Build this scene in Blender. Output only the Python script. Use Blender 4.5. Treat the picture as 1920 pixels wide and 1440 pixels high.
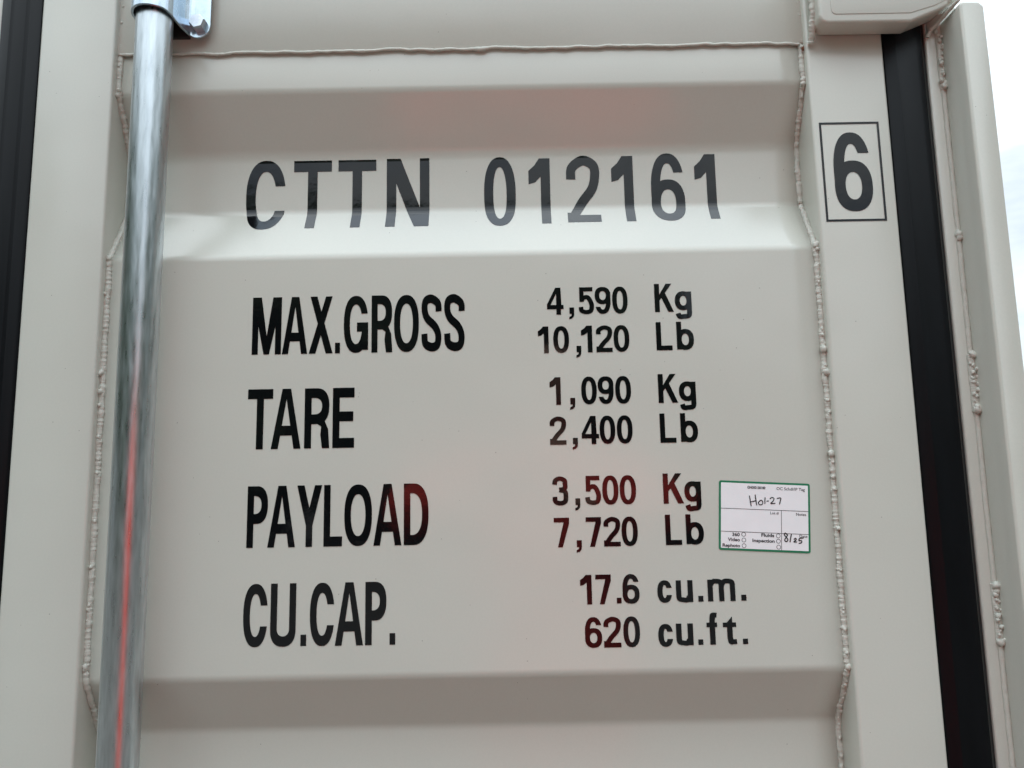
import bpy, bmesh, math, random
from mathutils import Vector, noise, geometry, Matrix, Euler
random.seed(7)
sc = bpy.context.scene
for o in list(bpy.data.objects): bpy.data.objects.remove(o)
R = math.radians
EYE = 1.45                      # height of the camera above the ground
# ------------------------------------------------------------------ camera
cam = bpy.data.cameras.new('camera'); camo = bpy.data.objects.new('camera', cam)
sc.collection.objects.link(camo); sc.camera = camo
cam.sensor_width = 36; cam.lens = 1400/1920*36; cam.clip_start = .005; cam.clip_end = 500
m = Matrix.Rotation(R(90+7.75), 3, 'X') @ Matrix.Rotation(R(-1.05), 3, 'Z')
camo.matrix_world = Matrix.Translation((0, -.85, EYE)) @ m.to_4x4()
# ------------------------------------------------------------------ world and sun
SUN_EL, SUN_AZ = 66, 200        # high behind the container: the door is in open shade
world = bpy.data.worlds.new('World'); sc.world = world; world.use_nodes = True
nt = world.node_tree; nt.nodes.clear()
def N(t, **k):
    n = nt.nodes.new(t)
    for a, v in k.items(): setattr(n, a, v)
    return n
out = N('ShaderNodeOutputWorld'); bg = N('ShaderNodeBackground'); sky = N('ShaderNodeTexSky')
sky.sky_type = 'NISHITA'; sky.sun_disc = False; sky.sun_elevation = R(SUN_EL); sky.sun_rotation = R(180-SUN_AZ)
tc = N('ShaderNodeTexCoord'); mp = N('ShaderNodeMapping'); mp.inputs['Scale'].default_value = (1.6, 1.6, 4.5)
nz = N('ShaderNodeTexNoise'); nz.inputs['Scale'].default_value = 3.4; nz.inputs['Detail'].default_value = 6
rp = N('ShaderNodeValToRGB')
rp.color_ramp.elements[0].position = .36; rp.color_ramp.elements[0].color = (8.8, 10.2, 11.6, 1)
rp.color_ramp.elements[1].position = .60; rp.color_ramp.elements[1].color = (13.6, 14.8, 15.2, 1)
mx = N('ShaderNodeMixRGB'); mx.inputs['Fac'].default_value = .88
bg.inputs['Strength'].default_value = .10
L = nt.links.new
L(tc.outputs['Generated'], mp.inputs['Vector']); L(mp.outputs['Vector'], nz.inputs['Vector'])
L(nz.outputs['Fac'], rp.inputs['Fac']); L(sky.outputs['Color'], mx.inputs['Color1']); L(rp.outputs['Color'], mx.inputs['Color2'])
sx = N('ShaderNodeSeparateXYZ'); L(tc.outputs['Generated'], sx.inputs['Vector'])   # overcast sky: zenith brighter than horizon
gr = N('ShaderNodeMapRange'); gr.inputs['From Min'].default_value = .35; gr.inputs['From Max'].default_value = 1; gr.inputs['To Min'].default_value = .74; gr.inputs['To Max'].default_value = 3.0
L(sx.outputs['Z'], gr.inputs['Value'])
mu = N('ShaderNodeVectorMath', operation='SCALE'); L(mx.outputs['Color'], mu.inputs[0]); L(gr.outputs['Result'], mu.inputs['Scale'])
L(mu.outputs['Vector'], bg.inputs['Color']); L(bg.outputs['Background'], out.inputs['Surface'])
sun = bpy.data.lights.new('sun', 'SUN'); sun.energy = 2.4; sun.angle = R(12); sun.color = (1, .965, .92)
suno = bpy.data.objects.new('sun', sun); sc.collection.objects.link(suno)
d = Vector((math.sin(R(SUN_AZ))*math.cos(R(SUN_EL)), -math.cos(R(SUN_AZ))*math.cos(R(SUN_EL)), math.sin(R(SUN_EL))))
suno.rotation_euler = d.to_track_quat('Z', 'Y').to_euler()
sc.view_settings.view_transform = 'Standard'; sc.view_settings.look = 'None'
sc.view_settings.exposure = 0.24; sc.view_settings.gamma = 1; sc.view_settings.use_curve_mapping = False

# ------------------------------------------------------------------ materials
def mat(name, col, rough=.5, metal=0, spec=.5, var=0, vscale=30, bump=0, bscale=900, bdist=.0002, stretch=None, rvar=0, coat=0, wave=0, specks=0, speckcol=(.05,.03,.02,1)):
    mt = bpy.data.materials.new(name); mt.use_nodes = True; t = mt.node_tree; b = t.nodes['Principled BSDF']
    b.inputs['Base Color'].default_value = (*col, 1); b.inputs['Roughness'].default_value = rough
    b.inputs['Metallic'].default_value = metal; b.inputs['Specular IOR Level'].default_value = spec
    if coat: b.inputs['Coat Weight'].default_value = coat; b.inputs['Coat Roughness'].default_value = .25
    def n(ty, **k):
        x = t.nodes.new(ty)
        for a, v in k.items(): setattr(x, a, v)
        return x
    g = n('ShaderNodeNewGeometry'); vec = g.outputs['Position']
    if stretch:
        q = n('ShaderNodeMapping'); q.inputs['Scale'].default_value = stretch; t.links.new(vec, q.inputs['Vector']); vec = q.outputs['Vector']
    colsock = None
    if var:
        z = n('ShaderNodeTexNoise'); z.inputs['Scale'].default_value = vscale; z.inputs['Detail'].default_value = 7; t.links.new(vec, z.inputs['Vector'])
        r = n('ShaderNodeValToRGB'); r.color_ramp.elements[0].position = .3; r.color_ramp.elements[1].position = .7
        r.color_ramp.elements[0].color = (*[c*(1-var) for c in col], 1); r.color_ramp.elements[1].color = (*[min(1, c*(1+var)) for c in col], 1)
        t.links.new(z.outputs['Fac'], r.inputs['Fac']); colsock = r.outputs['Color']
        if rvar:
            mr = n('ShaderNodeMapRange'); mr.inputs['To Min'].default_value = rough-rvar; mr.inputs['To Max'].default_value = rough+rvar
            mr.inputs['From Min'].default_value = .3; mr.inputs['From Max'].default_value = .7
            t.links.new(z.outputs['Fac'], mr.inputs['Value']); t.links.new(mr.outputs['Result'], b.inputs['Roughness'])
    if specks:
        v = n('ShaderNodeTexVoronoi'); v.inputs['Scale'].default_value = specks; t.links.new(g.outputs['Position'], v.inputs['Vector'])
        c1 = n('ShaderNodeMath', operation='LESS_THAN'); c1.inputs[1].default_value = .055; t.links.new(v.outputs['Distance'], c1.inputs[0])
        sp = n('ShaderNodeSeparateColor'); t.links.new(v.outputs['Color'], sp.inputs['Color'])
        c2 = n('ShaderNodeMath', operation='LESS_THAN'); c2.inputs[1].default_value = .12; t.links.new(sp.outputs[0], c2.inputs[0])
        c3 = n('ShaderNodeMath', operation='MULTIPLY'); t.links.new(c1.outputs[0], c3.inputs[0]); t.links.new(c2.outputs[0], c3.inputs[1])
        c4 = n('ShaderNodeMath', operation='MULTIPLY'); c4.inputs[1].default_value = .55; t.links.new(c3.outputs[0], c4.inputs[0])
        m2 = n('ShaderNodeMixRGB'); m2.inputs['Color2'].default_value = speckcol; t.links.new(c4.outputs[0], m2.inputs['Fac'])
        if colsock: t.links.new(colsock, m2.inputs['Color1'])
        else: m2.inputs['Color1'].default_value = (*col, 1)
        colsock = m2.outputs['Color']
    if colsock: t.links.new(colsock, b.inputs['Base Color'])
    prev = None
    if bump:
        z = n('ShaderNodeTexNoise'); z.inputs['Scale'].default_value = bscale; z.inputs['Detail'].default_value = 3; t.links.new(vec if stretch else g.outputs['Position'], z.inputs['Vector'])
        bp = n('ShaderNodeBump'); bp.inputs['Strength'].default_value = bump; bp.inputs['Distance'].default_value = bdist
        t.links.new(z.outputs['Fac'], bp.inputs['Height']); prev = bp
    if wave:
        z = n('ShaderNodeTexNoise'); z.inputs['Scale'].default_value = 9; z.inputs['Detail'].default_value = 1; t.links.new(g.outputs['Position'], z.inputs['Vector'])
        b2 = n('ShaderNodeBump'); b2.inputs['Strength'].default_value = 1; b2.inputs['Distance'].default_value = wave
        t.links.new(z.outputs['Fac'], b2.inputs['Height'])
        if prev: t.links.new(prev.outputs['Normal'], b2.inputs['Normal'])
        prev = b2
    if prev: t.links.new(prev.outputs['Normal'], b.inputs['Normal'])
    return mt
PAINT = mat('cream_paint', (.590, .592, .528), .19, spec=.52, var=.015, vscale=420, bump=.30, bscale=800, bdist=.00010, wave=.0012, specks=95)
PAINT_IN = mat('cream_paint_return', (.50, .495, .465), .45, var=.03, vscale=60, bump=.35, bscale=500, bdist=.0003, specks=120)
WELD = mat('painted_weld', (.590, .592, .528), .45, spec=.35, var=.03, vscale=300, bump=.5, bscale=500, bdist=.0005)
RUST = mat('rust', (.16, .055, .022), .85, var=.4, vscale=900)
RUBBER = mat('black_rubber', (.0035, .004, .005), .36, spec=.13, var=.25, vscale=60, stretch=(1, 1, .15), bump=.1, bscale=300)
VINYL = mat('black_vinyl', (.004, .0045, .0055), .07, spec=.44, var=.1, vscale=80, bump=.2, bscale=45, bdist=.0008)
ZINC = mat('galvanised_steel', (.55, .59, .615), .31, metal=1, var=.15, vscale=240, stretch=(1, 1, .12), rvar=.05, bump=.16, bscale=260, bdist=.0003, specks=230, speckcol=(.10,.10,.10,1))
ZINC2 = mat('bright_zinc', (.50, .58, .65), .24, metal=1, var=.12, vscale=70, rvar=.05, bump=.15, bscale=80, bdist=.0006, specks=260, speckcol=(.15,.13,.14,1))
BOLTM = mat('zinc_bolt', (.62, .64, .70), .34, metal=1, var=.1, vscale=300, bump=.2, bscale=300)
SHADEBLK = mat('bracket_shade_black', (.012, .012, .013), .5)  # black that stands in for the shadow inside the rod bracket
NYLON = mat('white_nylon', (.82, .83, .83), .3)
PAPER = mat('white_label_paper', (.88, .865, .875), .45, var=.015, vscale=60)
GREEN = mat('green_ink', (.012, .19, .088), .4)
INK = mat('grey_ink', (.03, .028, .035), .5)
MARKER = mat('black_marker', (.012, .012, .014), .4)
GROUND = mat('gravel', (.070, .066, .058), .9, var=.35, vscale=3, bump=.6, bscale=40, bdist=.01)
SHIRT = mat('orange_red_cloth', (.80, .042, .022), .8, var=.08, vscale=12)
SKIN = mat('skin', (.52, .30, .21), .5)
DENIM = mat('dark_denim', (.03, .04, .07), .8)
HAIR = mat('dark_hair', (.02, .015, .012), .6)
LEAF = mat('dark_leaves', (.035, .06, .025), .8, var=.5, vscale=2)
PHONEM = mat('phone_glass', (.01, .01, .012), .1)
ROOFM = mat('dark_interior', (.2, .19, .18), .8)

# ------------------------------------------------------------------ helpers
C = sc.collection
def link(name, me, m, parent=None, smooth=False, auto=None):
    me.update()
    o = bpy.data.objects.new(name, me)
    if m: me.materials.append(m)
    C.objects.link(o)
    if parent: o.parent = parent
    if smooth:
        for p in me.polygons: p.use_smooth = True
    if auto is not None: me.set_sharp_from_angle(angle=R(auto))
    return o
def mesh(name, vs, fs, m, parent=None, smooth=False, auto=None):
    me = bpy.data.meshes.new(name); me.from_pydata([(v[0], v[1], v[2]+EYE) for v in vs], [], fs)
    return link(name, me, m, parent, smooth, auto)
def thing(name, label, cat, group=None, loc=(0, 0, 0)):
    o = bpy.data.objects.new(name, None); C.objects.link(o); o.location = loc
    o['label'] = label; o['category'] = cat
    if group: o['group'] = group
    return o
def tag(o, label=None, cat=None, group=None, kind=None):
    if label: o['label'] = label
    if cat: o['category'] = cat
    if group: o['group'] = group
    if kind: o['kind'] = kind
    return o
def bevelled(name, bm, m, parent, w=.003, seg=3):
    bmesh.ops.bevel(bm, geom=[e for e in bm.edges if e.calc_face_angle(0) > R(25)], offset=w, segments=seg, profile=.5, affect='EDGES', clamp_overlap=True)
    me = bpy.data.meshes.new(name); bm.to_mesh(me); bm.free()
    for v in me.vertices: v.co.z += EYE
    o = link(name, me, m, parent, True); me.set_sharp_from_angle(angle=R(50)); return o
def box(name, x0, x1, y0, y1, z0, z1, m, parent=None, w=.003, seg=3):
    bm = bmesh.new(); bmesh.ops.create_cube(bm, size=1)
    for v in bm.verts:
        v.co = Vector((x0 if v.co.x < 0 else x1, y0 if v.co.y < 0 else y1, z0 if v.co.z < 0 else z1))
    return bevelled(name, bm, m, parent, w, seg)
def prism(name, pts, ax, a0, a1, m, parent=None, w=.002, seg=3):
    """pts: 2-D outline; ax 'z': outline in xy, 'y': outline in xz"""
    bm = bmesh.new()
    f = (lambda p, a: Vector((p[0], p[1], a))) if ax == 'z' else (lambda p, a: Vector((p[0], a, p[1])))
    A = [bm.verts.new(f(p, a0)) for p in pts]; B = [bm.verts.new(f(p, a1)) for p in pts]
    bm.faces.new(A); bm.faces.new(B[::-1])
    n = len(pts)
    for i in range(n): bm.faces.new((A[i], B[i], B[(i+1) % n], A[(i+1) % n]))
    bmesh.ops.recalc_face_normals(bm, faces=bm.faces)
    if w: return bevelled(name, bm, m, parent, w, seg)
    me = bpy.data.meshes.new(name); bm.to_mesh(me); bm.free()
    for v in me.vertices: v.co.z += EYE
    return link(name, me, m, parent)
def cyl(name, cx, cy, r, z0, z1, m, parent=None, n=64, dents=0):
    vs, fs = [], []; st = 60 if dents else 1
    for j in range(st+1):
        z = z0+(z1-z0)*j/st
        for i in range(n):
            a = 2*math.pi*i/n; vs.append((cx+r*math.cos(a), cy+r*math.sin(a), z))
    for j in range(st):
        for i in range(n): fs.append((j*n+i, j*n+(i+1) % n, (j+1)*n+(i+1) % n, (j+1)*n+i))
    fs.append(tuple(range(n))[::-1]); fs.append(tuple(range(st*n, st*n+n)))
    return mesh(name, vs, fs, m, parent, True, 50)

# ------------------------------------------------------------------ corrugated door skin profile
OUT, INN = .012, .048
def corners():
    c = [(.70, OUT), (.4864, OUT), (.418, INN), (.343, INN), (.276, OUT), (-.207, OUT), (-.2705, INN)]
    z = -.2705
    while z > -1.0:
        c += [(z-.072, INN), (z-.1355, OUT), (z-.2075, OUT), (z-.271, INN)]; z -= .271
    c += [(z-.05, INN)]
    return c
def rounded(c, r=.021, seg=6):
    o = [Vector(c[0])]
    for i in range(1, len(c)-1):
        a, b, d = Vector(c[i-1]), Vector(c[i]), Vector(c[i+1])
        u, v = (a-b).normalized(), (d-b).normalized(); ang = math.pi-u.angle(v); rr = .036 if abs(b.x-.418) < .001 else r; t = rr*math.tan(ang/2)
        p0, p1 = b+u*t, b+v*t
        for k in range(seg+1):
            s = k/seg; o.append(p0*(1-s)**2 + b*2*s*(1-s) + p1*s*s)
    o.append(Vector(c[-1])); return o
PROF = rounded(corners())
def prof_y(z):
    for a, b in zip(PROF, PROF[1:]):
        if b.x <= z <= a.x: return a.y+(b.y-a.y)*(a.x-z)/max(1e-9, a.x-b.x)
    return OUT
def unrolled(v):
    """follow the skin for length v measured from the flat at z=.38; returns z, y, outward normal"""
    ref = next(i for i, (a, b) in enumerate(zip(PROF, PROF[1:])) if b.x <= .38 <= a.x)
    if v >= .38:
        left = v-.38; i = ref; p = Vector((.38, prof_y(.38)))
        while True:
            q = PROF[i]; l = (q-p).length
            if l >= left or i == 0: p = p+(q-p).normalized()*left; t = (p-q).normalized() if (p-q).length > 1e-9 else Vector((-1, 0)); break
            left -= l; p = q; i -= 1
    else:
        left = .38-v; i = ref+1; p = Vector((.38, prof_y(.38)))
        while True:
            q = PROF[i]; l = (q-p).length
            if l >= left: t = (q-p).normalized(); p = p+t*left; break
            left -= l; p = q; i += 1
    nrm = Vector((t.y, t.x)) if t.x < 0 else Vector((-t.y, -t.x))   # (z, y) pointing to -y
    return p.x, p.y, nrm

def bead(name, path, rad, m, parent, step=.0008, amp=.35, seed=0, freq=230, wob=.0006, lumps=0, blobs=()):
    """lumpy painted weld laid along a polyline; rad may be a function of the length along it"""
    pts = [Vector(p) for p in path]; sm = [pts[0]]
    for a, b in zip(pts, pts[1:]):
        n = max(1, int((b-a).length/step))
        for i in range(1, n+1): sm.append(a.lerp(b, i/n))
    vs, fs, K = [], [], 10
    for i, p in enumerate(sm):
        t = (sm[min(i+1, len(sm)-1)]-sm[max(i-1, 0)]).normalized()
        u = t.cross(Vector((0, -1, 0))); u.normalize(); w = u.cross(t)
        r = rad(p) if callable(rad) else rad
        s1 = noise.noise(p*90+Vector((seed, 0, 0))); s2 = noise.noise(p*freq+Vector((0, seed, 0)))
        r *= max(.35, 1+amp*(.8*s2+.6*s1)+.045*math.sin(i*step/.0024*2*math.pi+3*s1)); c = p+u*wob*2*noise.noise(p*60+Vector((seed+9, 3, 0)))
        for k in range(K):
            a = 2*math.pi*k/K; rr = r*(1+amp*.5*noise.noise(p*freq*1.6+Vector((k*3.1, seed, 0))))
            vs.append(c+u*math.cos(a)*rr+w*math.sin(a)*rr*.8)
    for i in range(len(sm)-1):
        for k in range(K): fs.append((i*K+k, i*K+(k+1) % K, (i+1)*K+(k+1) % K, (i+1)*K+k))
    fs.append(tuple(range(K))); fs.append(tuple(range(len(sm)*K-K, len(sm)*K)))
    rnd = random.Random(seed); todo = list(blobs)
    for i in range(int(len(sm)*step/.0052*lumps)):
        p = rnd.choice(sm); r0 = rad(p) if callable(rad) else rad; todo.append((p, r0*rnd.uniform(.35, .75)))
    for p, r0 in todo:
        q = Vector(p)
        if len(q) and not isinstance(p, Vector): q = Vector(p)
        c = q+Vector((rnd.uniform(-1, 1)*.0012, -rnd.uniform(.2, .9)*(rad(q) if callable(rad) else rad)*.8, 0))
        bm = bmesh.new(); bmesh.ops.create_icosphere(bm, subdivisions=2, radius=r0); k = len(vs)
        for v in bm.verts:
            w_ = v.co*(1+.5*noise.noise(v.co*420+c*300)); w_.z *= rnd.uniform(.98, 1.02)*1.15; vs.append(c+w_)
        fs += [tuple(k+v.index for v in f.verts) for f in bm.faces]; bm.free()
    return mesh(name, vs, fs, m, parent, True)

# ------------------------------------------------------------------ lettering: glyphs cut from flat vinyl
def rect(x0, y0, x1, y1): return [(x0, y0), (x1, y0), (x1, y1), (x0, y1)]
def ell(cx, cy, rx, ry, n=2.45, k=48):
    o = []
    for i in range(k):
        a = 2*math.pi*i/k; c, s = math.cos(a), math.sin(a)
        o.append((cx+rx*math.copysign(abs(c)**(2/n), c), cy+ry*math.copysign(abs(s)**(2/n), s)))
    return o
def dsh(x0, y0, x1, y1, rx, n=2.4):
    """straight left side, rounded right side"""
    o = [(x0, y0)]; cy, ry, cx = (y0+y1)/2, (y1-y0)/2, x1-rx
    for i in range(25):
        a = -math.pi/2+math.pi*i/24; c, s = max(0, math.cos(a)), math.sin(a)
        o.append((cx+rx*c**(2/n), cy+ry*math.copysign(abs(s)**(2/n), s)))
    o.append((x0, y1)); return o
def catmull(p, k=10):
    q = [p[0]]+list(p)+[p[-1]]; o = []
    for i in range(1, len(q)-2):
        for j in range(k):
            t = j/k; o.append(tuple(.5*((2*q[i][d])+(-q[i-1][d]+q[i+1][d])*t+(2*q[i-1][d]-5*q[i][d]+4*q[i+1][d]-q[i+2][d])*t*t+(-q[i-1][d]+3*q[i][d]-3*q[i+1][d]+q[i+2][d])*t**3) for d in (0, 1)))
    o.append(tuple(p[-1])); return o
def stroke(p, s, b, k=10, raw=False):
    c = p if raw else catmull(p, k); Lf, Rt = [], []
    for i in range(len(c)):
        a, e = c[max(0, i-1)], c[min(len(c)-1, i+1)]
        tx, ty = (e[0]-a[0])/s, (e[1]-a[1])/b; l = math.hypot(tx, ty) or 1; nx, ny = -ty/l, tx/l
        Lf.append((c[i][0]+nx*s/2, c[i][1]+ny*b/2)); Rt.append((c[i][0]-nx*s/2, c[i][1]-ny*b/2))
    return [[Lf[i], Lf[i+1], Rt[i+1], Rt[i]] for i in range(len(c)-1)]
def glyph(ch, w, h, s, b):
    P = lambda *a: [(1, q) for q in a]
    M = lambda *a: [(0, q) for q in a]
    if ch in '0O': return P(ell(w/2, h/2, w/2, h/2, 2.35))+M(ell(w/2, h/2, w/2-s, h/2-b, 2.2))
    if ch == 'C': return glyph('O', w, h, s, b)+M(rect(w*.5, h*.325, w*1.1, h*.655))
    if ch == 'c': return glyph('O', w, h, s, b)+M(rect(w*.5, h*.34, w*1.1, h*.66))
    if ch == 'G': return glyph('O', w, h, s, b)+M(rect(w*.5, h*.4, w*1.1, h*.685))+P(rect(w*.54, h*.37, w, h*.53), rect(w-s, h*.05, w, h*.45))
    if ch == 'D': return P(dsh(0, 0, w, h, w*.62))+M(dsh(s, b, w-s, h-b, w*.42))
    if ch == 'P': return P(rect(0, 0, s, h), dsh(0, h*.385, w, h, w*.55))+M(dsh(s, h*.385+b, w-s, h-b, w*.34))
    if ch == 'R': return P(rect(0, 0, s, h), dsh(0, h*.40, w, h, w*.52))+M(dsh(s, h*.40+b, w-s*1.05, h-b, w*.32))+P([(w*.45, h*.42), (w*.68, h*.36), (w-s*1.25, h*.22), (w-s, 0), (w*1.02, 0), (w*.96, h*.32), (w*.82, h*.45), (w*.6, h*.5)])
    if ch == 'U': 
        o = dsh(0, 0, 1, 1, 1)
        q = [(0, h)]+[(w/2-w/2*max(0, math.cos(math.pi*i/24))**(2/2.4) if i <= 12 else w/2+w/2*max(0, -math.cos(math.pi*i/24))**(2/2.4), h*.28-h*.28*max(0, math.sin(math.pi*i/24))**(2/2.4)) for i in range(25)]+[(w, h)]
        wi = w/2-s; hi = h*.28-b
        r = [(s, h*1.1)]+[(w/2-wi*max(0, math.cos(math.pi*i/24))**(2/2.2) if i <= 12 else w/2+wi*max(0, -math.cos(math.pi*i/24))**(2/2.2), h*.28-hi*max(0, math.sin(math.pi*i/24))**(2/2.2)) for i in range(25)]+[(w-s, h*1.1)]
        return P(q)+M(r)
    if ch == 'T': return P(rect(0, h-b, w, h), rect(w/2-s/2, 0, w/2+s/2, h))
    if ch == 'L': return P(rect(0, 0, s, h), rect(0, 0, w, b))
    if ch == 'E': return P(rect(0, 0, s, h), rect(0, 0, w, b), rect(0, h-b, w, h), rect(0, h*.44, w*.95, h*.44+b))
    if ch == 'N': return P(rect(0, 0, s, h), rect(w-s, 0, w, h), [(0, h), (s*1.45, h), (w, 0), (w-s*1.5, 0)])
    if ch == 'M': return P(rect(0, 0, s, h), rect(w-s, 0, w, h), [(0, h), (s*1.45, h), (w/2+s*.45, 0), (w/2-s*.45, 0)], [(w, h), (w-s*1.45, h), (w/2-s*.45, 0), (w/2+s*.45, 0)])
    if ch == 'A': return P([(0, 0), (w/2-s*.62, h), (w/2+s*.62, h), (w, 0)])+M([(s, -1e-3), (w/2, h*.83), (w-s, -1e-3)])+P([(w*.19, h*.22), (w*.81, h*.22), (w*.73, h*.22+b), (w*.27, h*.22+b)])
    if ch == 'X': return P([(0, 0), (s*1.1, 0), (w*.97, h), (w*.97-s*1.1, h)], [(w, 0), (w-s*1.15, 0), (w*.04, h), (w*.04+s*1.15, h)])
    if ch == 'Y': return P(rect(w/2-s/2, 0, w/2+s/2, h*.42), [(0, h), (s*1.12, h), (w/2+s*.5, h*.40), (w/2-s*.5, h*.34)], [(w, h), (w-s*1.12, h), (w/2-s*.5, h*.40), (w/2+s*.5, h*.34)])
    if ch == 'S':
        p = [(w-s/2, h*.70), (w-s*.62, h*.84), (w*.5, h-b/2), (s*.72, h*.88), (s*.55, h*.72), (w*.30, h*.575), (w*.66, h*.44), (w-s*.58, h*.29), (w-s*.75, h*.12), (w*.5, b/2), (s*.66, h*.14), (s/2, h*.31)]
        return P(*stroke(p, s, b))
    if ch == '1': return P(rect(w-s*1.02, 0, w, h), [(w*.50, h), (w-s*.5, h), (w-s*.5, h*.80), (w-s, h*.745), (w*.30, h*.66), (0, h*.635), (0, h*.825), (w*.28, h*.90)])
    if ch == '2':
        p = [(s*.5, h*.67), (s*.62, h*.83), (w*.5, h-b/2), (w-s*.66, h*.86), (w-s*.5, h*.71), (w-s*.85, h*.53), (w*.44, h*.33), (s*.62, b*.75)]
        return P(*stroke(p, s, b), rect(0, 0, w, b), rect(0, 0, s*1.05, b*1.35))
    if ch == '3':
        p = [(s*.5, h*.72), (s*.7, h*.86), (w*.48, h-b/2), (w-s*.75, h*.86), (w-s*.62, h*.73), (w*.78, h*.585), (w*.45, h*.535)]
        q = [(w*.45, h*.535), (w*.8, h*.47), (w-s*.5, h*.30), (w-s*.7, h*.13), (w*.5, b/2), (s*.68, h*.13), (s*.5, h*.30)]
        return P(*stroke(p, s, b), *stroke(q, s, b))
    if ch == '4': return P([(0, h*.205), (w*.60+s, h*.205), (w*.56+s, h), (w*.52, h), (0, h*.205+b*1.15)])+M([(s*.78, h*.205+b), (w*.57, h*.205+b), (w*.57, h*.79)])+P(rect(w*.56, 0, w*.56+s, h), rect(0, h*.205, w, h*.205+b))
    if ch == '5':
        p = [(s*.62, h*.50), (w*.32, h*.605), (w*.62, h*.615), (w-s*.52, h*.36), (w-s*.72, h*.13), (w*.5, b/2), (s*.66, h*.13), (s*.5, h*.27)]
        return P(*stroke(p, s, b), rect(w*.06, h-b, w*.93, h), rect(w*.06, h*.46, w*.06+s*.95, h))
    if ch == '6': return P(ell(w/2, h/2, w/2, h/2, 2.35))+M(ell(w/2, h/2, w/2-s, h/2-b, 2.2), rect(w*.5, 0, w*1.1, h*.735))+P(ell(w/2, h*.32, w/2, h*.32, 2.35))+M(ell(w/2, h*.32, w/2-s, h*.32-b, 2.2))
    if ch == '9': return [(k, [(w-x, h-y) for x, y in q]) for k, q in glyph('6', w, h, s, b)]
    if ch == '7': return P(rect(0, h-b, w, h), [(w-s*1.05, h-b*.6), (w, h-b*.6), (w, h*.80), (w*.24+s, 0), (w*.24, 0)])
    if ch == '.': return P(rect(0, 0, w, h))
    if ch == ',': return P(rect(w*.08, h*.46, w, h), [(w, h*.5), (w*.48, h*.5), (w*.45, h*.30), (w*.02, h*.20), (0, 0), (w*.55, h*.06), (w*.92, h*.24)])
    if ch == 'K': return P(rect(0, 0, s, h), [(s*.8, h*.36), (s*.8, h*.56), (w*.62, h), (w*.93, h)], [(w*.34, h*.54), (w*.55, h*.70), (w, 0), (w*.71, 0)])
    if ch == 'b': return P(ell(w*.5, h*.37, w/2, h*.37, 2.3))+M(ell(w*.5, h*.37, w/2-s, h*.37-b, 2.1))+P(rect(0, h*.02, s, h))
    if ch == 'g': return P(ell(w*.5, h*.655, w/2, h*.345, 2.3))+M(ell(w*.5, h*.655, w/2-s, h*.345-b, 2.1))+P(rect(w-s, h*.20, w, h*.985), *stroke([(w-s/2, h*.24), (w-s*.7, h*.11), (w*.5, b/2), (s*.85, h*.08), (s*.55, h*.20)], s, b))
    if ch == 'u': return P(rect(w-s, 0, w, h), rect(0, h*.35, s, h), *stroke([(s/2, h*.4), (s*.62, h*.16), (w*.42, b/2), (w*.66, h*.10), (w-s*.7, h*.26)], s, b))
    if ch == 'm':
        o = P(rect(0, 0, s, h*.97), rect(w/2-s/2, 0, w/2+s/2, h*.66), rect(w-s, 0, w, h*.66))
        for a, e in ((s/2, w/2), (w/2, w-s/2)):
            o += P(*stroke([(a, h*.70), (a+(e-a)*.25, h*.87), (a+(e-a)*.6, h-b/2), (e-s*.1, h*.84), (e, h*.62)], s, b))
        return o
    if ch == 'f': return P(rect(w*.28, 0, w*.28+s, h*.72), rect(0, h*.545, w, h*.545+b*.95), *stroke([(w*.28+s/2, h*.70), (w*.33+s/2, h*.88), (w*.66, h-b/2), (w, h-b*.55)], s, b))
    if ch == 't': return P([(w*.30, h*.78), (w*.30+s, h*1.0), (w*.30+s, h*.2), (w*.30, h*.2)], rect(0, h*.615, w, h*.615+b*.95), *stroke([(w*.30+s/2, h*.25), (w*.36+s/2, h*.09), (w*.72, b/2), (w, b*.55)], s, b))
    return P(rect(0, 0, w, h))
def inside(p, q):
    c = False; j = len(q)-1
    for i in range(len(q)):
        if (q[i][1] > p[1]) != (q[j][1] > p[1]) and p[0] < (q[j][0]-q[i][0])*(p[1]-q[i][1])/(q[j][1]-q[i][1])+q[i][0]: c = not c
        j = i
    return c
def glyph_tris(polys, cuts=()):
    V, E = [], []
    for _, q in polys:
        b = len(V); V += [Vector(p) for p in q]; E += [(b+i, b+(i+1) % len(q)) for i in range(len(q))]
    xs = [v.x for v in V]; x0, x1 = min(xs)-.001, max(xs)+.001
    for c in cuts: b = len(V); V += [Vector((x0, c)), Vector((x1, c))]; E.append((b, b+1))
    r = geometry.delaunay_2d_cdt(V, E, [], 0, 1e-6)
    vs, fs = [tuple(v) for v in r[0]], []
    for f in r[2]:
        c = (sum(vs[i][0] for i in f)/3, sum(vs[i][1] for i in f)/3); on = 0
        for k, q in polys:
            if inside(c, q): on = k
        if on: fs.append(tuple(f))
    return vs, fs
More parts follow.
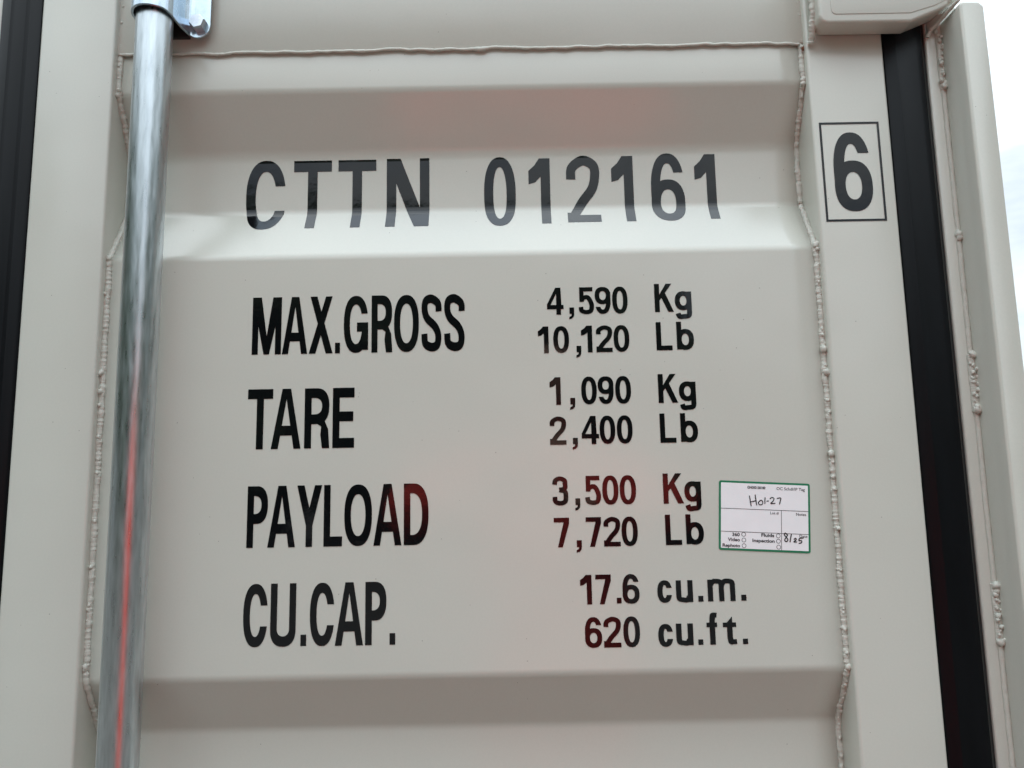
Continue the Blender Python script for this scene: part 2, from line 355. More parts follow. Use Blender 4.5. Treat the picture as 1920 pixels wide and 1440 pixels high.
def lettering(name, glyphs, s, b, place, m, parent, cuts=(), label=None):
    """glyphs: (char, x0, v0, x1, v1) boxes in metres; place maps (x, v) to a point on the skin"""
    vs, fs = [], []
    for ch, x0, v0, x1, v1 in glyphs:
        g, t = glyph_tris(glyph(ch, x1-x0, v1-v0, s, b), [c-v0 for c in cuts if v0 < c < v1])
        k = len(vs); used = sorted({i for f in t for i in f}); ix = {u: k+n for n, u in enumerate(used)}
        vs += [place(x0+g[u][0], v0+g[u][1]) for u in used]
        for f in t:
            a, bb, c = (vs[ix[i]] for i in f)
            ff = tuple(ix[i] for i in f)
            if (Vector(bb)-Vector(a)).cross(Vector(c)-Vector(a)).y > 0: ff = ff[::-1]
            fs.append(ff)
    o = mesh(name, vs, fs, m, parent)
    if label: o['label'] = label
    return o

LETTER_ROWS = {
    'MAX.GROSS' : (0.00708, 0.01047, [('M', -0.3045, 0.1575, -0.2703, 0.226), ('A', -0.2691, 0.1575, -0.2394, 0.226), ('X', -0.2377, 0.1575, -0.2096, 0.226), ('.', -0.2068, 0.1574, -0.201, 0.17), ('G', -0.1968, 0.1575, -0.1681, 0.226), ('R', -0.1641, 0.1575, -0.14, 0.226), ('O', -0.1376, 0.1575, -0.1084, 0.226), ('S', -0.1054, 0.1575, -0.0816, 0.226), ('S', -0.0786, 0.1575, -0.0543, 0.226)]) ,
    'TARE' : (0.008, 0.01139, [('T', -0.3072, 0.0467, -0.2779, 0.1165), ('A', -0.2794, 0.0467, -0.245, 0.1165), ('R', -0.241, 0.0467, -0.2124, 0.1165), ('E', -0.2084, 0.0467, -0.1833, 0.1165)]) ,
    'PAYLOAD' : (0.00739, 0.01108, [('P', -0.3042, -0.0645, -0.2808, 0.0046), ('A', -0.2805, -0.0645, -0.2491, 0.0046), ('Y', -0.2477, -0.0645, -0.2192, 0.0046), ('L', -0.2169, -0.0645, -0.1958, 0.0046), ('O', -0.1935, -0.0645, -0.1621, 0.0046), ('A', -0.1603, -0.0645, -0.1285, 0.0046), ('D', -0.1258, -0.0645, -0.0977, 0.0046)]) ,
    'CU.CAP.' : (0.00739, 0.01108, [('C', -0.3053, -0.1729, -0.2781, -0.1043), ('U', -0.2749, -0.1729, -0.2464, -0.1043), ('.', -0.2408, -0.1725, -0.2344, -0.1603), ('C', -0.2307, -0.1729, -0.2034, -0.1043), ('A', -0.2025, -0.1729, -0.1711, -0.1043), ('P', -0.1688, -0.1729, -0.1452, -0.1043), ('.', -0.1415, -0.1728, -0.1352, -0.1604)]) ,
    '4,590' : (0.00542, 0.00505, [('4', 0.043, 0.1988, 0.0626, 0.2314), (',', 0.0689, 0.1931, 0.0749, 0.2072), ('5', 0.0804, 0.1988, 0.0985, 0.2314), ('9', 0.0997, 0.1988, 0.1183, 0.2314), ('0', 0.1202, 0.1988, 0.1384, 0.2314)]) ,
    'Kg_a' : (0.00585, 0.00554, [('K', 0.1703, 0.1998, 0.1926, 0.2339), ('g', 0.1942, 0.1912, 0.2139, 0.2244)]) ,
    '10,120' : (0.00542, 0.00505, [('1', 0.0315, 0.153, 0.0439, 0.1849), ('0', 0.0494, 0.153, 0.0679, 0.1849), (',', 0.0759, 0.147, 0.0819, 0.161), ('1', 0.0821, 0.153, 0.0952, 0.1849), ('2', 0.0998, 0.153, 0.1187, 0.1849), ('0', 0.1202, 0.153, 0.1387, 0.1849)]) ,
    'Lb_a' : (0.00585, 0.00554, [('L', 0.1703, 0.1539, 0.1889, 0.1876), ('b', 0.1943, 0.1539, 0.2144, 0.1876)]) ,
    '1,090' : (0.00542, 0.00505, [('1', 0.0437, 0.0919, 0.0565, 0.1243), (',', 0.0669, 0.0859, 0.073, 0.0997), ('0', 0.0804, 0.0919, 0.0984, 0.1243), ('9', 0.0997, 0.0919, 0.118, 0.1243), ('0', 0.1199, 0.0919, 0.1382, 0.1243)]) ,
    'Kg_b' : (0.00585, 0.00554, [('K', 0.1699, 0.0919, 0.1925, 0.1257), ('g', 0.1939, 0.0834, 0.2135, 0.1166)]) ,
    '2,400' : (0.00542, 0.00505, [('2', 0.0427, 0.0457, 0.0616, 0.0783), (',', 0.0685, 0.0399, 0.0747, 0.0533), ('4', 0.0794, 0.0457, 0.0993, 0.0783), ('0', 0.1002, 0.0457, 0.1182, 0.0783), ('0', 0.1201, 0.0457, 0.1382, 0.0783)]) ,
    'Lb_b' : (0.00585, 0.00554, [('L', 0.1699, 0.0458, 0.1884, 0.0796), ('b', 0.1937, 0.0458, 0.2136, 0.0796)]) ,
    '3,500' : (0.00542, 0.00505, [('3', 0.0438, -0.0234, 0.0619, 0.0095), (',', 0.0694, -0.0295, 0.0754, -0.0157), ('5', 0.0811, -0.0234, 0.0992, 0.0095), ('0', 0.1009, -0.0234, 0.1193, 0.0095), ('0', 0.1208, -0.0234, 0.1394, 0.0095)]) ,
    'Kg_c' : (0.00585, 0.00554, [('K', 0.1704, -0.0235, 0.1936, 0.0106), ('g', 0.1945, -0.0321, 0.2135, 0.0013)]) ,
    '7,720' : (0.00542, 0.00505, [('7', 0.0445, -0.0701, 0.0619, -0.0372), (',', 0.0695, -0.0764, 0.0757, -0.0626), ('7', 0.0808, -0.0701, 0.0982, -0.0372), ('2', 0.1009, -0.0701, 0.1198, -0.0372), ('0', 0.1212, -0.0701, 0.1395, -0.0372)]) ,
    'Lb_c' : (0.00585, 0.00554, [('L', 0.1709, -0.0698, 0.1892, -0.0359), ('b', 0.1942, -0.0698, 0.2143, -0.0359)]) ,
    '17.6' : (0.00542, 0.00505, [('1', 0.0723, -0.1333, 0.0853, -0.101), ('7', 0.0896, -0.1333, 0.107, -0.101), ('.', 0.113, -0.1327, 0.1183, -0.1266), ('6', 0.1198, -0.1333, 0.1387, -0.101)]) ,
    'cu.m.' : (0.00585, 0.00523, [('c', 0.1588, -0.133, 0.1751, -0.1085), ('u', 0.1797, -0.1327, 0.1986, -0.1088), ('.', 0.2044, -0.1325, 0.2099, -0.1262), ('m', 0.2152, -0.1324, 0.2461, -0.1079), ('.', 0.2525, -0.1322, 0.2582, -0.1258)]) ,
    '620' : (0.00542, 0.00505, [('6', 0.0762, -0.1801, 0.0952, -0.1471), ('2', 0.0971, -0.1801, 0.1163, -0.1471), ('0', 0.119, -0.1801, 0.1375, -0.1471)]) ,
    'cu.ft.' : (0.00616, 0.00523, [('c', 0.1577, -0.1805, 0.1742, -0.1559), ('u', 0.1777, -0.1792, 0.1967, -0.1558), ('.', 0.2019, -0.179, 0.2074, -0.1732), ('f', 0.2119, -0.1791, 0.2237, -0.1446), ('t', 0.2301, -0.179, 0.2449, -0.149), ('.', 0.2515, -0.1791, 0.2572, -0.1733)]) ,
}

# ------------------------------------------------------------------ setting: ground and unseen far trees
gs = 60
g = mesh('ground', [(-gs, -gs, -EYE), (gs, -gs, -EYE), (gs, gs, -EYE), (-gs, gs, -EYE)], [(0, 1, 2, 3)], GROUND); tag(g, kind='structure')
bm = bmesh.new()
for i in range(380):
    th = random.uniform(-.12, math.pi+.12); x = -21*math.cos(th); h = (12.5 if abs(th-math.pi/2) > .68 else 8.7 if x < 1.8 else 7.2 if x < 3.2 else 5.3)*random.uniform(.86, 1.03); y = 2-21*math.sin(th)+random.uniform(-2, 2)  # middle heights follow the reflected skyline; outer ones raised to dim side light
    r = random.uniform(1.1, 2.2)
    mt = Matrix.Translation((x, y, max(.8, h-r)*(1 if i % 2 else random.uniform(.2, 1)))) @ Matrix.Diagonal((r, r, r*random.uniform(.8, 1.3), 1))
    s = bmesh.ops.create_icosphere(bm, subdivisions=3, radius=1, matrix=mt)
    for v in s['verts']: v.co += Vector((noise.noise(v.co*1.3), noise.noise(v.co*1.3+Vector((9, 0, 0))), noise.noise(v.co*1.7)))*.75
me = bpy.data.meshes.new('wood_and_side_screen'); bm.to_mesh(me); bm.free()
w = link('wood_and_side_screen', me, LEAF); tag(w, kind='stuff'); w['label'] = 'dark row of trees at the far edge of the yard, raised at the sides to dim side light'; w['category'] = 'trees'

# ------------------------------------------------------------------ doors
def door_shell(root, x0, x1, xi0, xi1):
    """stiles and corrugated skin of a door; x0..x1 outer edges, xi0..xi1 inner edges of the stiles"""
    for a, b in ((x0, xi0), (xi1, x1)): box('stile', a, b, 0, .05, -1.22, .70, PAINT, root, .0035, 4)
    for z0, z1 in ((.702, .78), (-1.30, -1.222)): box('rail', x0, x1, .001, .05, z0, z1, PAINT, root, .0035, 3)
    xs = [xi0-.001+(xi1-xi0+.002)*i/24 for i in range(25)]; vs, fs = [], []
    for p in PROF:
        for x in xs: vs.append((x, p.y, p.x))
    n = len(xs)
    for j in range(len(PROF)-1):
        for i in range(n-1): fs.append((j*n+i, (j+1)*n+i, (j+1)*n+i+1, j*n+i+1))
    o = mesh('corrugated_panel', vs, fs, PAINT, root, True)
    s = o.modifiers.new('thickness', 'SOLIDIFY'); s.thickness = .002; s.offset = -1
    return o
right = thing('container_door', 'cream corrugated container door with black lettering and a galvanised locking rod', 'container door', loc=(-.0, 0, 0))
DX0, DX1, IX0, IX1 = -.572, .461, -.480, .3675
door_shell(right, DX0, DX1, IX0, IX1)
left = thing('container_door', 'cream container door left of the centre rubber seal, only its edge showing', 'container door')
LX1 = -.6200; LX0 = LX1-1.033
door_shell(left, LX0, LX1, LX0+.0935, LX1-.092)

# welds of the panel to the stiles, following the corrugation
def vpath(x, z0, z1, off=0):
    pts = [(x, p.y+off, p.x) for p in PROF if z1 < p.x < z0]
    return [(x, prof_y(z0)+off, z0)]+pts+[(x, prof_y(z1)+off, z1)]
def at_z(x, zz, off=-.001): return [(Vector((x, prof_y(z)+off, z)), r*.74) for z, r in zz]
WR, WL = IX1-.0022, IX0+.0022
bead('weld_seam', vpath(WR, .699, -.62, -.0002), .0036, WELD, right, amp=.34, seed=3, freq=330, lumps=.35,
     blobs=at_z(WR, [(.1515, .0058), (.1243, .0055), (.0300, .0050), (.2777, .0052), (.2720, .0035), (.4830, .0045), (.4700, .0034), (.4200, .0038), (.3450, .0040), (-.2050, .0048), (-.0100, .0036), (-.055, .0036)]))
bead('weld_seam', vpath(WL, .699, -.62, -.0002), .0037, WELD, right, amp=.28, seed=11, freq=330, lumps=.25,
     blobs=at_z(WL, [(.1389, .0050), (.1169, .0040), (.2777, .0044), (-.1900, .0042), (.484, .0038)]))
def rad_h(p): return .0019+.0010*math.exp(-((p.x+.03)/.012)**2)
bead('weld_seam', [(-.477+.03*i, .0092, .5366+.0004*math.sin(i*1.3)+.0003*math.sin(i*2.9)-(.0004 if i > 14 else 0)) for i in range(29)], rad_h, WELD, right, amp=.32, seed=21, freq=260, wob=.0009)
# thin header sheet welded over the skin: its edge makes the dark line below the bead
box('header_sheet', IX0-.001, IX1+.001, .0086, .0116, .5362, .699, PAINT, right, .0004, 2)
bm = bmesh.new()
for x, y, z, r in ((.3655, .006, .5262, .0016), (.3668, .007, .5285, .0011), (.3735, -.001, .5362, .0013), (.3755, -.0015, .5332, .0010)):
    s = bmesh.ops.create_icosphere(bm, subdivisions=2, radius=r, matrix=Matrix.Translation((x, y, z+EYE)) @ Matrix.Diagonal((1, .6, 1.9, 1)))
    for v in s['verts']: v.co += Vector((1, 1, 1))*noise.noise(v.co*900)*.0006
me = bpy.data.meshes.new('rust_spot'); bm.to_mesh(me); bm.free(); link('rust_spot', me, RUST, right, True)

# hinge blade at the top of the right stile
def arc(cx, cy, r, a0, a1, n=6): return [(cx+r*math.cos(R(a0+(a1-a0)*i/n)), cy+r*math.sin(R(a0+(a1-a0)*i/n))) for i in range(n+1)]
bl = arc(.3835, .5475, .011, 180, 270)+arc(.480, .5405, .004, -90, -55, 3)+[(.5150, .5505), (.5420, .5645), (.5420, .64), (.3725, .64)]
hb = prism('hinge_blade', bl, 'y', -.030, -.003, PAINT, right, .0035, 4)
hr = arc(.393, .5530, .006, 180, 270, 3)+[(.481, .5470), (.5105, .5560), (.5280, .5650), (.5280, .635), (.387, .635)]
rib = prism('pressed_face', hr, 'y', -.0307, -.029, PAINT, hb, .0011, 3)
bead('weld_bead', [(.3712, -.004, .528), (.3712, -.010, .540), (.3716, -.016, .56), (.3716, -.016, .635)], .0042, WELD, hb, amp=.45, seed=31)

# rubber seals
def gasket(x0, x1, prof, root):
    pts = [(x0, .02)]+[(x0+(x1-x0)*u, y) for u, y in prof]+[(x1, .02)]
    return prism('rubber_seal', pts, 'z', -1.22, .70, RUBBER, root, .0008, 2)
gasket(-.6195, -.5725, [(0, -.002), (.10, -.0085), (.36, -.0105), (.42, -.0085), (.70, -.0070), (.76, -.0035), (.93, -.001), (1, .002)], right)
gasket(.4615, .5125, [(0, .001), (.10, -.001), (.24, -.0050), (.30, -.0045), (.70, -.0062), (.86, -.0050), (.92, -.001), (1, .0015)], right)

# decals
OFF = .0004
flat = lambda x, z: (x, OUT-OFF, z)
NAMES = {'MAX.GROSS': 'weight lettering', }
for key, (s, b, rows) in LETTER_ROWS.items():
    txt = {'Kg_a': 'Kg', 'Kg_b': 'Kg', 'Kg_c': 'Kg', 'Lb_a': 'Lb', 'Lb_b': 'Lb', 'Lb_c': 'Lb'}.get(key, key)
    after = {'Kg_a': ' after 4,590', 'Kg_b': ' after 1,090', 'Kg_c': ' after 3,500', 'Lb_a': ' after 10,120', 'Lb_b': ' after 2,400', 'Lb_c': ' after 7,720'}.get(key, '')
    lettering('lettering', rows, s, b, flat, VINYL, right, label='black vinyl lettering reading %s%s' % (txt, after))
def draped(x, v):
    z, y, n = unrolled(v); return (x, y+n.y*OFF, z+n.x*OFF)
cuts = []; acc = .343
for k in range(-9, 8): cuts.append(.343+k*.0011)
for k in range(0, 13): cuts.append(.401+k*.001)
v0, v1 = .3158, .4118
lettering('lettering', [('C', -.3298, v0-.001, -.2802, v1+.0010), ('T', -.2702, v0, -.2226, v1), ('T', -.2142, v0, -.1664, v1), ('N', -.1531, v0, -.0994, v1+.0006)], .0120, .0146, draped, VINYL, right, cuts, 'black vinyl lettering reading CTTN, bent over the crease of the panel')
lettering('lettering', [('0', -.0307, .3138, .0091, .4120), ('1', .0255, .3166, .0525, .4095), ('2', .0731, .3178, .1146, .4120), ('1', .1299, .3178, .1573, .4105), ('6', .1794, .3175, .2216, .4130), ('1', .2347, .3196, .2613, .4110)], .0115, .0130, draped, VINYL, right, cuts, 'black vinyl lettering reading 012161, bent over the crease of the panel')
fz = lambda x, z: (x, -OFF, z)
lettering('lettering', [('6', .3887, .3147, .4337, .4134)], .0128, .0145, fz, VINYL, right, (), 'black vinyl check digit 6 on the right stile')
a0, a1, c0, c1, lw = .3752, .4471, .3024, .4265, .0026
vs = [(a0, -OFF, c0), (a1, -OFF, c0), (a1, -OFF, c1), (a0, -OFF, c1), (a0+lw, -OFF, c0+lw), (a1-lw, -OFF, c0+lw), (a1-lw, -OFF, c1-lw), (a0+lw, -OFF, c1-lw)]
o = mesh('lettering_border', vs, [(0, 1, 5, 4), (1, 2, 6, 5), (2, 3, 7, 6), (3, 0, 4, 7)], VINYL, right); o['label'] = 'thin black rectangle around the check digit 6'

# ------------------------------------------------------------------ locking rod and its guide bracket
RX, RY = -.4165, -.030
rod = cyl('locking_rod', RX, RY, .0205, -1.26, .74, ZINC, right, 96, 1)
# bolted strap: cross-section swept in z, bottom edge rounded at the flange
sec = [(-.3625, -.0005), (-.366, -.0008), (-.374, -.001), (-.381, -.0016), (-.3868, -.0045), (-.3905, -.0105), (-.3928, -.019), (-.3935, -.028)]
for i in range(1, 15):
    a = R(0+180*i/14); sec.append((RX+.0235*math.cos(a), RY-.0015-.0245*math.sin(a)))
sec += [(-.4403, -.022), (-.4400, -.010), (-.4396, .008)]
sec2 = []
for a, b in zip(sec, sec[1:]):
    for k in range(3): sec2.append((a[0]+(b[0]-a[0])*k/3, a[1]+(b[1]-a[1])*k/3))
sec2.append(sec[-1])
rows = 26; vs, fs = [], []
for x, y in sec2:
    e = x+.3625+.0165   # distance inside the rounded corner
    zb = .5500
    if x > -.379: zb = .5500+.0165-math.sqrt(max(0, .0165**2-(x+.379)**2))
    elif x > -.400: zb = .5500+.0085*(1-math.cos((x+.379)/.021*math.pi))/2
    else: zb = .5585
    for j in range(rows+1):
        vs.append((x, y, zb+(.70-zb)*(j/rows)**1.6))
for i in range(len(sec2)-1):
    for j in range(rows):
        k = i*(rows+1)+j; fs.append((k, k+1, k+rows+2, k+rows+1))
br = mesh('rod_bracket', vs, fs, ZINC2, right, True)
md = br.modifiers.new('thickness', 'SOLIDIFY'); md.thickness = .0028; md.offset = 0
md = br.modifiers.new('edge', 'BEVEL'); md.width = .0008; md.segments = 2; md.limit_method = 'ANGLE'; md.angle_limit = R(50)
def hexbolt(x, y, z, r, h, m, parent, name='bolt'):
    bm = bmesh.new()
    rings = [(r, 0), (r, -h*.80), (r*.87, -h), (r*.80, -h*1.0)]
    L_ = []
    for q, dy in rings:
        L_.append([bm.verts.new((x+q*math.cos(R(60*i+12)), y+dy, z+q*math.sin(R(60*i+12))+EYE)) for i in range(6)] if dy > -h*.9 else
                  [bm.verts.new((x+q*math.cos(R(60*i+12)), y+dy, z+q*math.sin(R(60*i+12))+EYE)) for i in range(6)])
    for a, b in zip(L_, L_[1:]):
        for i in range(6): bm.faces.new((a[i], a[(i+1) % 6], b[(i+1) % 6], b[i]))
    bm.faces.new(L_[-1]); bmesh.ops.recalc_face_normals(bm, faces=bm.faces)
    me = bpy.data.meshes.new(name); bm.to_mesh(me); bm.free(); return link(name, me, m, parent)
hexbolt(-.3755, -.0022, .5668, .0100, .0100, BOLTM, br)
prism('bracket_shade_block', [(-.4385, .0035), (-.3905, .0035), (-.3905, .0112), (-.4385, .0112)], 'z', .5550, .70, SHADEBLK, br, .001, 2)  # added block, black in place of the shade between strap and door
cyl('bracket_shade_sleeve', RX, RY, .0222, .5640, .699, SHADEBLK, br, 48)  # added black sleeve, darkens the inside of the strap like its shadow
bm = bmesh.new()
for dz in (.5705, .5600):
    bmesh.ops.create_uvsphere(bm, u_segments=24, v_segments=14, radius=1, matrix=Matrix.Translation((-.4385, .002, dz+EYE)) @ Matrix.Diagonal((.0085, .006, .0048, 1)))
me = bpy.data.meshes.new('nylon_plug'); bm.to_mesh(me); bm.free(); link('nylon_plug', me, NYLON, br, True)

# ------------------------------------------------------------------ container frame: posts, header, sill, walls behind the doors
cont = thing('container_frame', 'cream steel container frame with a welded corner post right of the door', 'container frame')
def post(sg, xg, root):
    X = lambda v: xg+sg*(v-.513)
    # rear plate behind the seal
    box('corner_post', min(X(.5135), X(.5545)), max(X(.5135), X(.5545)), 0, .12, -1.36, .80, PAINT_IN if 0 else PAINT, root, .002, 2)
    pts = [(X(.5310), -.0002), (X(.5310), -.0440), (X(.5595), -.0440), (X(.5595), -.0002)]
    fl = [(X(.5310), .5480), (X(.5340), .5520), (X(.5540), .5515), (X(.5595), .5455), (X(.5595), -1.34), (X(.5310), -1.34)]
    o = prism('post_flange', fl, 'y', -.0440, -.0005, PAINT, root, .0028, 4)
    return o
fr = post(1, .513, cont); post(-1, LX0-.052, cont)
zs = [.50, .4682, .4681, .30, .2870, .2800, .1405, .1400, .0735, .072, -.117, -.1175, -.1805, -.182, -1.2]
def rad_p(p):
    z = p.z
    if z > .465: return .0040
    if .0735 < z < .1405: return .0048
    if -.181 < z < -.1165: return .0046
    return .0030
BZ = [(.2835, .0056), (.2790, .0046), (.0765, .0062), (.1390, .0050), (.4700, .0048), (-.1190, .0056), (-.1790, .0056)]
RUNS = [z for a_, b_ in ((.466, .545), (.0760, .1390), (-.1800, -.1180)) for z in [a_+(b_-a_)*i/16 for i in range(17)]]
rr = random.Random(5)
bead('weld_seam', [(.5290, -.0008, .56), (.5290, -.0008, -1.3)], rad_p, WELD, cont, amp=.12, seed=41, wob=.0003,
     blobs=[(Vector((.5290, -.0010, z)), r*.8) for z, r in BZ]+[(Vector((.5290+rr.uniform(-.003, .002), -.0025, z+rr.uniform(-.002, .002))), rr.uniform(.0016, .0028)) for z in RUNS])
# hinge gusset and lug plate between flange and seal
lug = prism('hinge_lug', [(.5145, .0035), (.5165, -.0015), (.5300, -.0405), (.5320, -.0405), (.5320, .0035)], 'z', .5605, .5680, PAINT, cont, .001, 2)
gus_v = [(.5150, .000, .5362), (.5175, .000, .5385), (.5322, -.043, .5545), (.5318, -.043, .5570), (.5240, -.020, .552), (.5165, .000, .560)]
vs = gus_v+[(x+.003, y+.002, z+.001) for x, y, z in gus_v]; n = len(gus_v)
mesh('hinge_gusset', vs, [tuple(range(n)), tuple(range(n, 2*n))[::-1]]+[(i, (i+1) % n, n+(i+1) % n, n+i) for i in range(n)], PAINT, cont)
bead('weld_bead', [(.5150, -.002, .533), (.5185, -.004, .541), (.5245, -.019, .548), (.5320, -.042, .5550)], .0022, WELD, cont, amp=.4, seed=53)
box('header', LX0-.06, .5595, .0, .12, .801, .90, PAINT, cont, .004, 3)
box('sill', LX0-.06, .5595, .0, .12, -1.42, -1.362, PAINT, cont, .004, 3)
box('side_wall', .5300, .5560, .1205, 2.30, -1.40, .88, PAINT, cont, .003, 2)
box('side_wall', LX0-.093, LX0-.055, .1205, 2.30, -1.40, .88, PAINT, cont, .003, 2)
box('roof', LX0-.09, .5550, .121, 2.30, .881, .90, PAINT, cont, .003, 2)
box('back_wall', LX0-.09, .5550, 2.301, 2.33, -1.40, .90, PAINT, cont, .003, 2)
for x in (LX0-.04, .45): box('foot_block', x-.06, x+.06, .0, .16, -EYE+.001, -1.421, PAINT, cont, .004, 2)
for x in (LX0-.04, .45): box('foot_block', x-.06, x+.06, 2.15, 2.31, -EYE+.001, -1.402, PAINT, cont, .004, 2)

# ------------------------------------------------------------------ inspection sticker
SW, SH, SA = .1036, .0779, R(-3.3)
st = thing('inspection_sticker', 'white sticker with green border and handwriting, stuck beside 7,720 Lb', 'sticker')
def spt(u, v, k): # u right, v up from the sticker centre, k layer
    return (.2841+u*math.cos(SA)-v*math.sin(SA), OUT-.0005-.00015*k, -.0400+u*math.sin(SA)+v*math.cos(SA))
def rrect(w, h, r):
    o = []
    for cx, cy, a in ((w/2-r, -h/2+r, -90), (w/2-r, h/2-r, 0), (-w/2+r, h/2-r, 90), (-w/2+r, -h/2+r, 180)): o += arc(cx, cy, r, a, a+90, 5)
    return o
def sheet(name, pts, k, m, parent):
    return mesh(name, [spt(u, v, k) for u, v in pts], [tuple(range(len(pts)))], m, parent)
sheet('green_border', rrect(SW, SH, .0024), 0, GREEN, st)
BW = .0023
sheet('paper', rrect(SW-2*BW, SH-2*BW, .0006), 1, PAPER, st)
U = lambda px: (px-908)/1360*SW          # sticker-local measures
IW, IH = SW/2-BW, SH/2-BW
def bars(name, list_, k, m, parent):
    vs, fs = [], []
    for (u0, v0, u1, v1) in list_:
        n = len(vs); vs += [spt(u0, v0, k), spt(u1, v0, k), spt(u1, v1, k), spt(u0, v1, k)]; fs.append((n, n+1, n+2, n+3))
    return mesh(name, vs, fs, m, parent)
va, vb, uc, t_ = .0076, -.0181, .0190, .00028
bars('ruled_lines', [(-IW, va-t_, IW, va+t_), (-IW, vb-t_, IW, vb+t_), (uc-t_, -IH, uc+t_, vb-t_*1.01), (uc-t_, vb+t_*1.01, uc+t_, va-t_*1.01)], 2, INK, st)
def text(body, at, width, cap, k, m, parent, bold=0):
    c = bpy.data.curves.new('t', 'FONT'); c.body = body; c.size = cap/.72; c.resolution_u = 4; c.offset = bold
    t = bpy.data.objects.new('t', c); C.objects.link(t); bpy.context.view_layer.update()
    me = bpy.data.meshes.new_from_object(t.evaluated_get(bpy.context.evaluated_depsgraph_get()))
    bpy.data.objects.remove(t)
    x0 = min(q.co.x for q in me.vertices); x1 = max(q.co.x for q in me.vertices)
    for q in me.vertices:
        p = spt(at[0]+(q.co.x-x0)/(x1-x0)*width, at[1]+q.co.y, k); q.co = (p[0], p[1], p[2]+EYE)
    me.materials.clear(); o = link('printed_text', me, m, parent); o['label'] = 'small print reading '+body; return o
ca, sa = math.cos(R(2.15)), math.sin(R(2.15))
def hp(x, y):                              # close-up measures of the sticker (13 units to the millimetre) to sticker metres
    dx, dy = (x-907)/13160., -(y-711)/13445.
    return (dx*ca-dy*sa, dx*sa+dy*ca)
for body_, xl, xr, yb, cap, bold in (('GN000138180', 665, 935, 287, 40, .00014), ('OC Schdl/IP Tag', 1103, 1527, 308, 45, .00004), ('Lot #', 993, 1120, 676, 42, .00003),
        ('Notes', 1378, 1527, 695, 44, .00003), ('Date', 1413, 1531, 1024, 42, .00003), ('360', 413, 524, 1001, 50, .00016), ('Video', 345, 524, 1076, 50, .00016),
        ('Rephoto', 263, 524, 1160, 48, .00016), ('Fluids', 845, 1037, 1011, 50, .00016), ('Inspection', 710, 1040, 1090, 50, .00016)):
    text(body_, hp(xl, yb), (xr-xl)/13160, cap/13445, 2, INK, st, bold)
for x_, y_ in ((583, 978), (583, 1063), (583, 1148), (1097, 1000), (1097, 1080), (1097, 1168)):
    u, v = hp(x_, y_); vs, fs = [], []
    for i in range(28):
        a = 2*math.pi*i/28; vs += [spt(u+.00250*math.cos(a), v+.00250*math.sin(a), 2), spt(u+.00195*math.cos(a), v+.00195*math.sin(a), 2)]
    for i in range(28): j = (i+1) % 28; fs.append((2*i, 2*j, 2*j+1, 2*i+1))
    mesh('tick_circle', vs, fs, INK, st)
def hand(strokes, k, wd, name, label):
    polys = []
    for p in strokes:
        c = catmull(p, 8) if len(p) > 2 else p
        polys += [(1, q) for q in stroke(c, wd, wd, raw=True)]
        for e in (c[0], c[-1]): polys.append((1, ell(e[0], e[1], wd/2, wd/2, 2, 10)))
    vs, fs = glyph_tris(polys)
    used = sorted({i for f in fs for i in f}); ix = {u: n for n, u in enumerate(used)}
    o = mesh(name, [spt(*vs[u], k) for u in used], [tuple(ix[i] for i in f) for f in fs], MARKER, st); o['label'] = label
H = lambda *p: [hp(*q) for q in p]
hand([H((692, 400), (712, 550)), H((778, 385), (795, 535)), H((700, 492), (790, 470)),
      H((850, 470), (822, 500), (840, 532), (880, 525), (888, 490), (868, 465), (845, 472)), H((925, 425), (918, 515)), H((950, 478), (975, 474)),
      H((1000, 440), (1030, 422), (1058, 440), (1040, 480), (1005, 512), (1035, 515), (1072, 510)), H((1105, 435), (1160, 432), (1150, 480), (1138, 522))], 3, .0011, 'handwriting', 'handwritten Hol-27')
hand([H((1232, 985), (1205, 958), (1188, 985), (1215, 1020), (1238, 1060), (1212, 1085), (1190, 1060), (1215, 1020), (1238, 985)), H((1292, 978), (1268, 1088)),
      H((1330, 1050), (1352, 1035), (1362, 1055), (1325, 1088), (1368, 1090)), H((1468, 1030), (1415, 1038), (1400, 1068), (1440, 1072), (1436, 1102), (1402, 1110))], 3, .0012, 'handwriting', 'handwritten 8/25')

# ------------------------------------------------------------------ photographer, seen only as a reflection in the door
def skin(name, joints, edges, m, parent, sub=2):
    me = bpy.data.meshes.new(name); me.from_pydata([j[:3] for j in joints], edges, []); o = link(name, me, m, parent)
    md = o.modifiers.new('skin', 'SKIN'); lay = me.skin_vertices[0] if me.skin_vertices else None
    if lay is None:
        bm = bmesh.new(); bm.from_mesh(me); bm.verts.layers.skin.verify(); bm.to_mesh(me); bm.free(); lay = me.skin_vertices[0]
    for i, j in enumerate(joints):
        lay.data[i].radius = (j[3], j[4] if len(j) > 4 else j[3]); lay.data[i].use_root = (i == 0)
    s = o.modifiers.new('sub', 'SUBSURF'); s.levels = sub; s.render_levels = sub
    return o
per = thing('person', 'person in an orange-red shirt and trousers holding a phone up in front of the door', 'person', loc=(0, 0, 0))
cx, py = .11, -1.16
body = [(cx, py+.13, .96, .15, .10), (cx, py+.05, 1.2, .14, .10), (cx, py-.03, 1.43, .15, .09), (cx, py-.05, 1.60, .055, .055), (cx, py-.02, 1.68, .075, .085), (cx, py-.01, 1.77, .082, .095), (cx, py-.02, 1.83, .05, .06)]
be = [(0, 1), (1, 2), (2, 3), (3, 4), (4, 5), (5, 6)]
arms = {-1: [(-.10, py-.01, 1.47), (-.31, -1.05, 1.37), (-.10, -.90, 1.41)], 1: [(.28, py-.01, 1.475), (.44, -1.05, 1.36), (.10, -.90, 1.41)]}
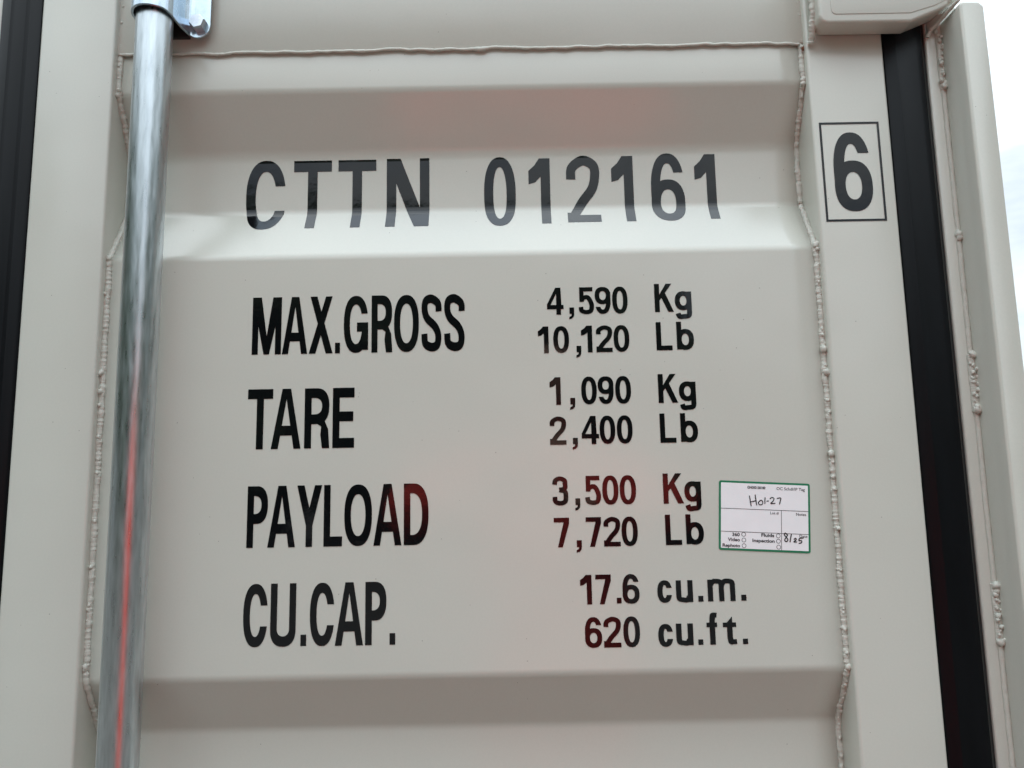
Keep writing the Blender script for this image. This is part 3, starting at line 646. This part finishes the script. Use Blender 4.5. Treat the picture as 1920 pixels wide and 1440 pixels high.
legs = {-1: [(cx-.10, py+.14, .88), (cx-.13, py+.22, .50), (cx-.14, py+.12, .09), (cx-.15, py+.28, .04)], 1: [(cx+.10, py+.14, .88), (cx+.13, py+.20, .50), (cx+.15, py+.10, .09), (cx+.17, py+.26, .04)]}
for sg in (-1, 1):
    a = arms[sg]; k = len(body)
    body += [(*a[0], .055), (*a[1], .040), (*a[2], .027), (a[2][0]-sg*.015, a[2][1]+.03, a[2][2]+.02, .030, .018)]
    be += [(2, k), (k, k+1), (k+1, k+2), (k+2, k+3)]
    for f in range(4):
        q = len(body); fx = a[2][0]-sg*.02; fz = a[2][2]+.03+.018*(f-1)
        body += [(fx+sg*.012, -.872, fz, .009), (fx-sg*.018, -.8685, fz+.006, .008)]; be += [(k+3, q), (q, q+1)]
    l = legs[sg]; k = len(body)
    body += [(*l[0], .085), (*l[1], .06), (*l[2], .04), (*l[3], .035)]; be += [(0, k), (k, k+1), (k+1, k+2), (k+2, k+3)]
skin('body', body, be, SKIN, per)
sh = [(cx, py+.14, .90, .20, .135), (cx, py+.05, 1.2, .195, .130), (cx, py-.03, 1.42, .195, .11), (cx, py-.04, 1.53, .065, .06)]; se = [(0, 1), (1, 2), (2, 3)]
for sg in (-1, 1):
    a = arms[sg]; k = len(sh); wr = Vector(a[1]).lerp(Vector(a[2]), .8)
    sh += [(a[0][0], a[0][1], a[0][2], .085), (*a[1], .070), (*wr, .050)]; se += [(2, k), (k, k+1), (k+1, k+2)]
skin('shirt', sh, se, SHIRT, per)
tr = [(cx, py+.13, .94, .17, .12)]; te = []
for sg in (-1, 1):
    l = legs[sg]; k = len(tr); tr += [(*l[0], .10), (*l[1], .075), (*l[2], .06)]; te += [(0, k), (k, k+1), (k+1, k+2)]
skin('trousers', tr, te, SHIRT, per)
skin('hair', [(cx, py-.05, 1.82, .085, .09), (cx, py-.08, 1.76, .075, .07), (cx, py-.085, 1.69, .05, .05)], [(0, 1), (1, 2)], HAIR, per)
ph = box('phone', -.078, .078, -.866, -.858, -.036, .036, PHONEM, None, .003, 3)
tag(ph, 'dark phone held level in both hands by the person', 'phone')
